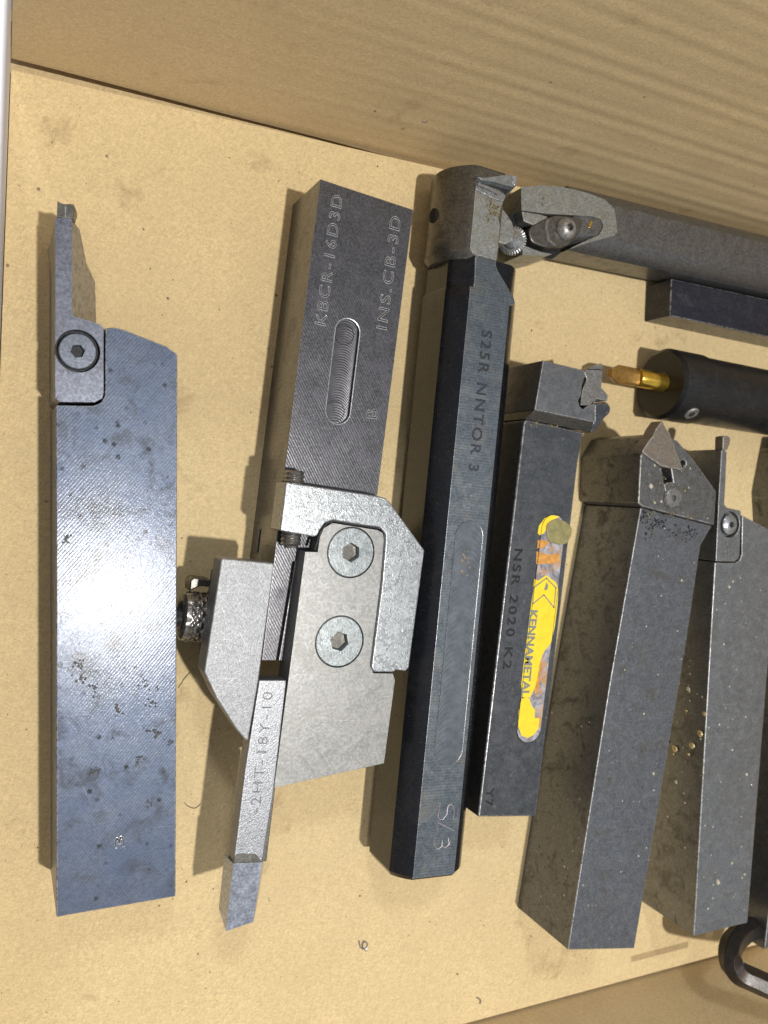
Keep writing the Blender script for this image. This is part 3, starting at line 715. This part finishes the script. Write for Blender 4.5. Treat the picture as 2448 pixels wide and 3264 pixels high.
for nm, mt, pts in (('yellow_patch', M_yel, [(1758, 1642), (1786, 1647), (1768, 1654), (1748, 1672), (1734, 1700), (1720, 1706), (1714, 1700), (1718, 1676), (1736, 1652)]),
        ('yellow_patch', M_yel, [(1703, 1846), (1716, 1850), (1741, 1834), (1772, 1856), (1780, 1880), (1777, 1930), (1768, 2000), (1756, 2050), (1735, 2076), (1722, 2106), (1714, 2150), (1706, 2190), (1690, 2222), (1664, 2226), (1662, 2180), (1670, 2110), (1682, 2020), (1693, 1930), (1700, 1880)]),
        ('yellow_patch', M_yel, [(1664, 2222), (1688, 2226), (1694, 2250), (1706, 2262), (1704, 2288), (1720, 2290), (1716, 2322), (1702, 2342), (1682, 2352), (1662, 2344), (1652, 2316), (1653, 2270)]),
        ('orange_patch', M_org, [(1714, 1722), (1738, 1722), (1752, 1730), (1734, 1744), (1712, 1748)]),
        ('orange_patch', M_org, [(1710, 1757), (1748, 1768), (1784, 1764), (1782, 1788), (1748, 1797), (1709, 1798)]),
        ('orange_patch', M_org, [(1716, 2100), (1728, 2112), (1716, 2150), (1720, 2190), (1706, 2215), (1700, 2190), (1708, 2140)])):
    obj(nm, prism([p for p in PL(pts, z_+(.03 if mt is M_yel else .015))], hn-.1), mt, lb)
lg = bmesh.new(); zz = z_+.05
ribbon(PL([(1742, 1843), (1772, 1874), (1766, 1937), (1734, 1896), (1698, 1925), (1702, 1872), (1742, 1843)], zz), .34, lg)
prism(PL([(1741, 1856), (1748, 1866), (1744, 1880), (1734, 1881), (1738, 1868)], zz), zz-.02, lg)
obj('arrow_logo', lg, M_lettering, lb)
letters('lettering', 'KENNAMETAL', P(1690, 1944, zz), P(1661, 2222, zz), P(1722, 1947, zz)-P(1690, 1944, zz), 2.5, M_lettering, lb, 'fill', .0, bold=.035)
for st, mt, zq, r_ in (('fill', M_ink, .0, 0),):
    letters('stamp', 'NSR 2020 K2', P(1641, 1748, hn), P(1603, 2132, hn), P(1675, 1750, hn)-P(1641, 1748, hn), 2.6, mt, t4, st, zq, r=r_, mono=True, bold=.022)
    letters('stamp', 'Y7', P(1551, 2512, hn), P(1546, 2572, hn), P(1585, 2515, hn)-P(1551, 2512, hn), 2.4, mt, t4, st, zq, r=r_)

# ================================================================== TOOL 5 : large turning holder
h5 = 24.8
t5 = thing('turning_tool_holder', 'thick grey square-shank turning holder with a pointed triangular insert and oily side', 'tool holder', P(2000, 2200, 0))
obj('shank', prism(PL([(2042, 1618), (2270, 1676), (2233, 1740), (2186, 2060), (2022, 3024), (1810, 3028), (1940, 2200)], h5), 0), M_t5, t5, .3)
h5h = h5+1.4
hd5 = obj('head', prism(PL([(2042, 1452), (2075, 1392), (2108, 1382), (2150, 1400), (2160, 1405), (2214, 1468), (2284, 1566), (2277, 1674), (2050, 1616), (2034, 1604)], h5h), 0), M_t5h, t5, .4)
cut(hd5, prism([p+up for p in PL([(2104, 1484), (2138, 1490), (2146, 1538), (2118, 1542)], h5h)], h5h-4), prism([p+up for p in ring(P(2178, 1478, h5h), 1.0, 20)], h5h-3))
tri = PL([(2108, 1344), (2112, 1341), (2118, 1355), (2128, 1372), (2134, 1377), (2141, 1398), (2150, 1418), (2153, 1432), (2168, 1470), (2177, 1493), (2171, 1499), (2150, 1493), (2142, 1494), (2106, 1485), (2088, 1470), (2080, 1467), (2048, 1442), (2050, 1434), (2070, 1404), (2080, 1392), (2092, 1366)], h5h+.8)
obj('insert', prism(tri, h5h-3.5), M_rust, t5, .25)
tin = PL([(2110, 1358), (2136, 1404), (2163, 1484), (2108, 1472), (2062, 1436)], h5h+.8)
obj('chip_breaker', tube(tin, .22, 6, closed=True), M_rust, hd5)
c_ = P(2148, 1587, h5h+.5)
obj('screw', socket_head(c_, rmm(2148, 1587, h5h, 30), .9, 1.6, h5h-1, dish=.1), M_carb, t5)
obj('screw_collar', tube(ring(c_+Vector((0, 0, -.3)), rmm(2148, 1587, h5h, 34), 32), .35, 6, closed=True), M_t5h, t5)
obj('clamp_pin', prism(PL([(2116, 1543), (2142, 1536), (2152, 1562), (2122, 1568)], h5h+.2), h5h-2), M_t5h, t5, .3)

# ================================================================== TOOL 6 : grooving holder with screwed blade
h6 = 22.5
t6 = thing('parting_tool_holder', 'grey square-shank parting holder with a slender blade, right of the thickest holder', 'tool holder', P(2300, 2300, 0))
obj('shank', prism(PL([(2279, 1793), (2343, 1794), (2358, 1786), (2364, 1768), (2366, 1642), (2460, 1692), (2466, 1900), (2441, 2208), (2383, 2942), (2211, 2985)], h6), 0), M_t6, t6, .35)
bl6 = PL([(2300, 1436), (2306, 1432), (2317, 1441), (2312, 1560), (2309, 1608), (2318, 1618), (2362, 1628), (2358, 1768), (2354, 1780), (2342, 1790), (2282, 1789), (2291, 1590)], h6+.1)
c6 = obj('blade', prism(bl6, 6), M_t6, t6, .2)
c_ = P(2327, 1672, h6+.1)
cut(c6, prism(ring(c_+up, rmm(2327, 1672, h6, 42), 40), h6-2))
obj('screw', socket_head(c_+Vector((0, 0, .2)), rmm(2327, 1672, h6, 31), .95, 1.8, h6-2.3, dish=.5), M_zinc, t6)
obj('blade_support', prism(PL([(2296, 1436), (2309, 1437), (2304, 1608), (2286, 1608)], h6-.5), 0, bot=[P(2225, 1462, 2), P(2255, 1452, 6), P(2262, 1612, 4), P(2230, 1612, 2)]), M_headdark, c6, .2)
obj('insert', prism(PL([(2305, 1391), (2322, 1388), (2330, 1398), (2326, 1418), (2318, 1436), (2304, 1434)], h6+.2), h6-3), M_rust, t6, .3)
bmg = bmesh.new()
for i in range(26):
    c_ = P(2303+random.uniform(0, 46), 1740+random.uniform(-22, 32), h6+.1); prism([p+Vector((random.uniform(-.1, .1),)*2+(0.12,)) for p in ring(c_, random.uniform(.15, .4), 6)], h6, bmg)
kind(obj('worn_stamp', bmg, M_headflat, c6))

# ================================================================== TOOL 7 : holder at the right edge
h7 = 23.
t7 = thing('square_tool_holder', 'dark square-shank holder cut off by the right edge of the photo', 'tool holder', (246, -50, 0))
obj('shank', prism([Vector(p) for p in ((228.3, -142.0, h7), (229.8, -124.5, h7), (240.5, -10, h7), (263, -12, h7), (252, -138, h7))], 0), M_t5, t7, .4)
obj('head', prism([Vector(p) for p in ((239.5, -9.5, h7+.8), (237.0, 6, h7+.8), (240, 22, h7+.8), (262, 24, h7+.8), (263.5, -10, h7+.8))], 0), M_t5h, t7, .6)

# ================================================================== TOOL 8 : boring bar along the back wall
t8 = thing('clamp_boring_bar', 'grey boring bar with a pocket screw lying along the back wall', 'boring bar', (170, 79.5, 0))
Y8, R8, F8 = 79.6, 10.2, 9.4
z8 = F8
A8 = Vector((141, Y8, z8)); B8 = Vector((300, Y8-.6, z8))
obj('bar', sweep(A8, B8, [(0, flatbar(R8, F8-.4, .98)), (5, flatbar(R8, F8-.4)), (10, flatbar(R8, F8-.4)), (150, flatbar(R8, F8-.4)), (159, flatbar(R8, F8-.4))]), M_t8, t8, 0, smooth=25)
ht8 = 2*z8+.0
h8 = obj('head', prism(PL([(1661, 599), (1668, 595), (1730, 590), (1785, 595), (1830, 603), (1876, 616), (1930, 637), (1960, 668), (1968, 740), (1958, 752), (1920, 762), (1870, 775), (1800, 800), (1740, 815), (1666, 812)], ht8), 1.0), M_headflat, t8, .8, 3)
pk = rounded(PL([(1652, 664), (1750, 678), (1896, 686), (1925, 696), (1932, 716), (1918, 746), (1880, 762), (1832, 785), (1796, 812), (1730, 800), (1652, 770)], ht8+1), .8)
cut(h8, prism(pk, ht8-4.2))
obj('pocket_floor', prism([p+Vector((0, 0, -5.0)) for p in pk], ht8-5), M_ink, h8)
obj('insert_seat', prism(PL([(1663, 672), (1720, 682), (1748, 690), (1730, 712), (1700, 718), (1670, 705)], ht8-.4), ht8-4), M_headflat, h8, .3)
cl8 = obj('clamp', prism(rounded(PL([(1684, 728), (1735, 698), (1770, 684), (1830, 690), (1862, 700), (1850, 742), (1812, 784), (1740, 790), (1692, 772)], ht8+.2), 1.6), ht8-4), M_headdark, t8, .5, 3)
c_ = P(1803, 730, ht8+.4)
bsp = bmesh.new(); rows = []
Rb = rmm(1803, 730, ht8, 37)
for q, (r_, z_) in enumerate(((1., -.6), (.97, .3), (.85, 1.1), (.65, 1.7), (.42, 2.0), (.30, 2.05), (.28, 1.2), (.26, .6), (.01, .6))):
    rows.append([bsp.verts.new(p+Vector((0, 0, z_))) for p in ring(c_, Rb*r_, 32)])
for r0, r1 in zip(rows, rows[1:]):
    for i in range(32): bsp.faces.new((r0[i], r0[(i+1) % 32], r1[(i+1) % 32], r1[i]))
obj('clamp_screw', bsp, M_carb, t8, smooth=40)
obj('brass_chip', prism(PL([(1885, 700), (1892, 702), (1884, 726), (1876, 728)], ht8-.2), ht8-3), M_gold, h8, .3)
obj('clamp_lip', tube(PL([(1745, 700), (1740, 730), (1750, 768), (1768, 782)], ht8+.3), .45, 6), M_carb, cl8)

# ================================================================== TOOL 9 : dark rectangular blank
t9 = thing('tool_steel_blank', 'glossy black rectangular steel blank lying below the back-wall boring bar', 'steel blank', (190, 62, 0))
obj('body', prism(PL([(2140, 888), (2700, 1010), (2700, 1130), (2135, 1006)], 11.), 0), M_blackgloss, t9, .3)

# ================================================================== TOOL 10 : sleeve with gold bit
t10 = thing('sleeve_bit_holder', 'matte black round sleeve gripping a gold coated boring bit', 'boring bar', (200, 36.5, 0))
R10 = 10.9
A10 = Vector((182.5, 37.4, R10)); B10 = Vector((300, 33.2, R10))
obj('sleeve', sweep(A10, B10, [(0, circ2(R10*.90, 48)), (.9, circ2(R10, 48)), (12.8, circ2(R10, 48)), (13.3, circ2(R10*.955, 48, lo=-99)), (117, circ2(R10*.955, 48))]), M_black, t10, 0, smooth=25)
g0 = Vector((161.2, 38.3, 13.2)); g1 = Vector((186, 37.4, 11.9)); gd = (g1-g0).normalized()
rod = obj('gold_bit', sweep(g0+gd*10.5, g1, [(0, circ2(2.35, 28)), (.6, circ2(2.7, 28)), (14, circ2(2.7, 28))]), M_gold, t10, 0, smooth=40)
obj('bit_tip', sweep(g0, g0+gd*12.6, [(0, [(x*.45, y*.5) for x, y in circ2(2.7, 28, top=.6)]), (2.6, circ2(2.7, 28, top=.6)), (9.5, circ2(2.68, 28, top=.6)), (12.4, circ2(2.6, 28, top=2.2))]), M_goldtip, rod, 0, smooth=30)
obj('bore', sweep(A10+Vector((-.06, 0, .6)), A10+Vector((.6, 0, .6)), [(0, circ2(3.5, 24)), (.6, circ2(3.5, 24))]), M_black_hole, t10)
nrm = Vector((0, -.80, .60)); c_ = Vector((189.5, 37.0, R10))+nrm*R10
obj('set_screw', sweep(c_-nrm*1.5, c_+nrm*.15, [(0, circ2(2.3, 20)), (1.4, circ2(2.3, 20)), (1.65, circ2(2.0, 20))]), M_carb, t10)
obj('set_screw_socket', sweep(c_-nrm*1.0, c_+nrm*.22, [(0, circ2(1.1, 6)), (1.22, circ2(1.1, 6))]), M_black_hole, t10)

# ================================================================== TOOL 11 : bent hex key
key = thing('hex_key', 'black bent hex key leaning on the front wall at the lower right corner', 'hex key', P(2330, 3040, 0))
kp = [P(2520, 2925, 14), P(2440, 2940, 16), P(2375, 2968, 18), P(2334, 3010, 21), P(2328, 3058, 25), P(2352, 3098, 28), P(2400, 3122, 30.5), P(2470, 3152, 34), P(2640, 3215, 42)]
sm = []
for i in range(len(kp)-1):
    p0 = kp[max(i-1, 0)]; p1 = kp[i]; p2 = kp[i+1]; p3 = kp[min(i+2, len(kp)-1)]
    for q in range(6):
        t = q/6; sm.append(.5*((2*p1)+(-p0+p2)*t+(2*p0-5*p1+4*p2-p3)*t*t+(-p0+3*p1-3*p2+p3)*t**3))
sm.append(kp[-1])
obj('bent_bar', tube(sm, 3.7, 6), M_key, key, .35, 2, smooth=28)

# ================================================================== DROPS, SWARF, CRUMBS
def drops(name, parent, quad, n, hfun, rmin=.12, rmax=.42, mat=M_oil, big=.04):
    "flattened beads on a quad given by four place points (a,b,c,d)"
    bm = bmesh.new(); a, b, c, d = [Vector(p) for p in quad]; nr = (b-a).cross(d-a).normalized()
    if nr.z < 0 and abs(nr.z) > .5: nr = -nr
    if abs(nr.z) <= .5 and nr.x > 0: nr = -nr
    e = nr.orthogonal().normalized(); f_ = nr.cross(e)
    for _ in range(n):
        s, t = random.random(), random.random(); s = hfun(s) if hfun else s
        p = (a*(1-s)+b*s)*(1-t)+(d*(1-s)+c*s)*t; r = rmin+(rmax-rmin)*random.random()**3+(rmax*.9 if random.random() < big else 0)
        vs = [bm.verts.new(p+nr*r*.55)]; pr = None
        for (k1, k2) in ((.55, .46), (.95, .2), (1.0, 0)):
            row = [bm.verts.new(p+e*r*k1*math.cos(q*math.pi/4)+f_*r*k1*math.sin(q*math.pi/4)*random.uniform(.9, 1.3)+nr*r*k2) for q in range(8)]
            if pr is None:
                for q in range(8): bm.faces.new((vs[0], row[q], row[(q+1) % 8]))
            else:
                for q in range(8): bm.faces.new((pr[q], row[q], row[(q+1) % 8], pr[(q+1) % 8]))
            pr = row
    o = obj(name, bm, mat, parent, smooth=80); kind(o); return o
def sidequad(p0, p1, h): return (P(*p0, h), P(*p1, h), Vector((P(*p1, h).x, P(*p1, h).y, 1)), Vector((P(*p0, h).x, P(*p0, h).y, 1)))
drops('oil_beads', t5, (P(2050, 1650, h5), P(2240, 1740, h5), P(2020, 3010, h5), P(1825, 3010, h5)), 70, None, .1, .40)
drops('side_oil_beads', t5, sidequad((1935, 2230), (1812, 3010), h5), 36, None, .1, .35)
drops('oil_beads', t6, (P(2285, 1800, h6), P(2440, 1800, h6), P(2380, 2930, h6), P(2222, 2960, h6)), 95, None, .1, .42)
drops('side_oil_beads', t6, sidequad((2262, 2080), (2218, 2850), h6), 40, None, .12, .5)
drops('brass_flakes', t6, sidequad((2262, 2100), (2235, 2500), h6), 34, None, .15, .6, M_flake, .15)
drops('side_oil_beads', t7, (Vector((229.4, -130, h7)), Vector((238, -40, h7)), Vector((238, -40, 1)), Vector((229.4, -130, 1))), 60, None, .12, .45)
drops('dust_beads', t4, (P(1640, 2340, hn), P(1740, 2340, hn), P(1700, 2590, hn), P(1535, 2590, hn)), 18, None, .08, .3, M_crumb)
drops('oil_beads', hd5, (P(2050, 1600, h5h), P(2050, 1450, h5h), P(2210, 1480, h5h), P(2265, 1660, h5h)), 16, None, .15, .5)

def grime(name, parent, pts, h, n, sd, mat):
    bm = bmesh.new()
    for i in range(n):
        u, v = random.choice(pts); c_ = P(u+random.gauss(0, sd), v+random.gauss(0, sd), h+.05+i*.0015); r_ = random.uniform(.06, .32)
        prism([p+Vector((random.uniform(-.12, .12), random.uniform(-.12, .12), random.uniform(-.02, .04))) for p in ring(c_, r_, 7)], h-.05, bm)
    kind(obj(name, bm, mat, parent))
grime('packed_grime', hd5, [(2075, 1640), (2140, 1640), (2200, 1655), (2110, 1530), (2170, 1560)], h5h, 70, 9, M_rustgrit)
grime('packed_grime', t5, [(2060, 1650), (2100, 1665), (2150, 1690), (2200, 1700), (2070, 1700)], h5, 120, 12, M_ink)
grime('packed_grime', t4, [(1690, 1350), (1712, 1350), (1760, 1360)], hn, 30, 6, M_rustgrit)
grime('pitting', b1, [(215, 1715), (250, 2115), (255, 2160), (300, 2195), (460, 2175), (490, 2200), (480, 2240), (375, 2265), (505, 2340), (470, 2330), (540, 2370), (300, 2460), (440, 2420), (470, 2560)], h1, 150, 8, M_pit)
cr = bmesh.new()
for i in range(420):
    p = Vector((random.uniform(0, 235), random.uniform(-150, 88), .02)); r = random.choice((.08, .1, .12, .15, .22))
    n = random.randint(4, 6); el = random.uniform(.6, 2.2); an = random.uniform(0, 3.14)
    pts = []
    for q in range(n):
        t = 2*math.pi*q/n; x = r*el*math.cos(t)*random.uniform(.7, 1.2); y = r*math.sin(t)*random.uniform(.7, 1.2)
        pts.append(p+Vector((x*math.cos(an)-y*math.sin(an), x*math.sin(an)+y*math.cos(an), random.uniform(.03, .12))))
    prism(pts, 0, cr)
cb = obj('crumbs', cr, M_crumb); kind(cb); cb['label'] = 'tiny dark crumbs and grit scattered over the cardboard floor'; cb['category'] = 'debris'
def fibre(name, pts, label, r=.09, mat=M_fibre, cat='fibre'):
    base = Vector(pts[len(pts)//2]); base.z = 0
    sm = []
    pts = [Vector(p) for p in pts]
    for i in range(len(pts)-1):
        p0 = pts[max(i-1, 0)]; p1 = pts[i]; p2 = pts[i+1]; p3 = pts[min(i+2, len(pts)-1)]
        for q in range(5):
            t = q/5; sm.append(.5*((2*p1)+(-p0+p2)*t+(2*p0-5*p1+4*p2-p3)*t*t+(-p0+3*p1-3*p2+p3)*t**3))
    sm.append(pts[-1])
    o = obj(name, tube(sm, r, 5), mat, None, origin=base); o['label'] = label; o['category'] = cat; return o
fibre('hair', PL([(606, 2144), (590, 2160), (578, 2178), (568, 2192)], .2), 'short straight black hair on the cardboard left of the clamp jaw', .07, cat='hair')
fibre('curved_hair', PL([(588, 2558), (600, 2570), (622, 2576), (640, 2562)], .2), 'short curved black hair by the shadow right of the leftmost holder', .08, cat='hair')
fibre('curled_chip', PL([(1145, 3000), (1150, 3020), (1165, 3026), (1172, 3010), (1160, 3002), (1156, 3018), (1168, 3032)], .4), 'little curled metal chip on the bare floor at bottom centre', .16, M_chip, 'metal chip')
fibre('metal_chip', PL([(1520, 3180), (1532, 3188), (1530, 3200)], .3), 'tiny bent metal chip on the floor beside the front wall', .2, M_chip, 'metal chip')
fibre('wall_chip', [Vector((91, WY-.3, 21.5)), Vector((91.7, WY-.6, 22.3)), Vector((91.9, WY-.4, 23.0))], 'tiny silver sliver stuck on the back wall above the boring bar head', .14, M_zinc, 'metal chip')
fibre('short_sliver', PL([(534, 948), (538, 954)], .3), 'short grey sliver on the floor right of the slim blade', .22, M_chip, 'metal chip')
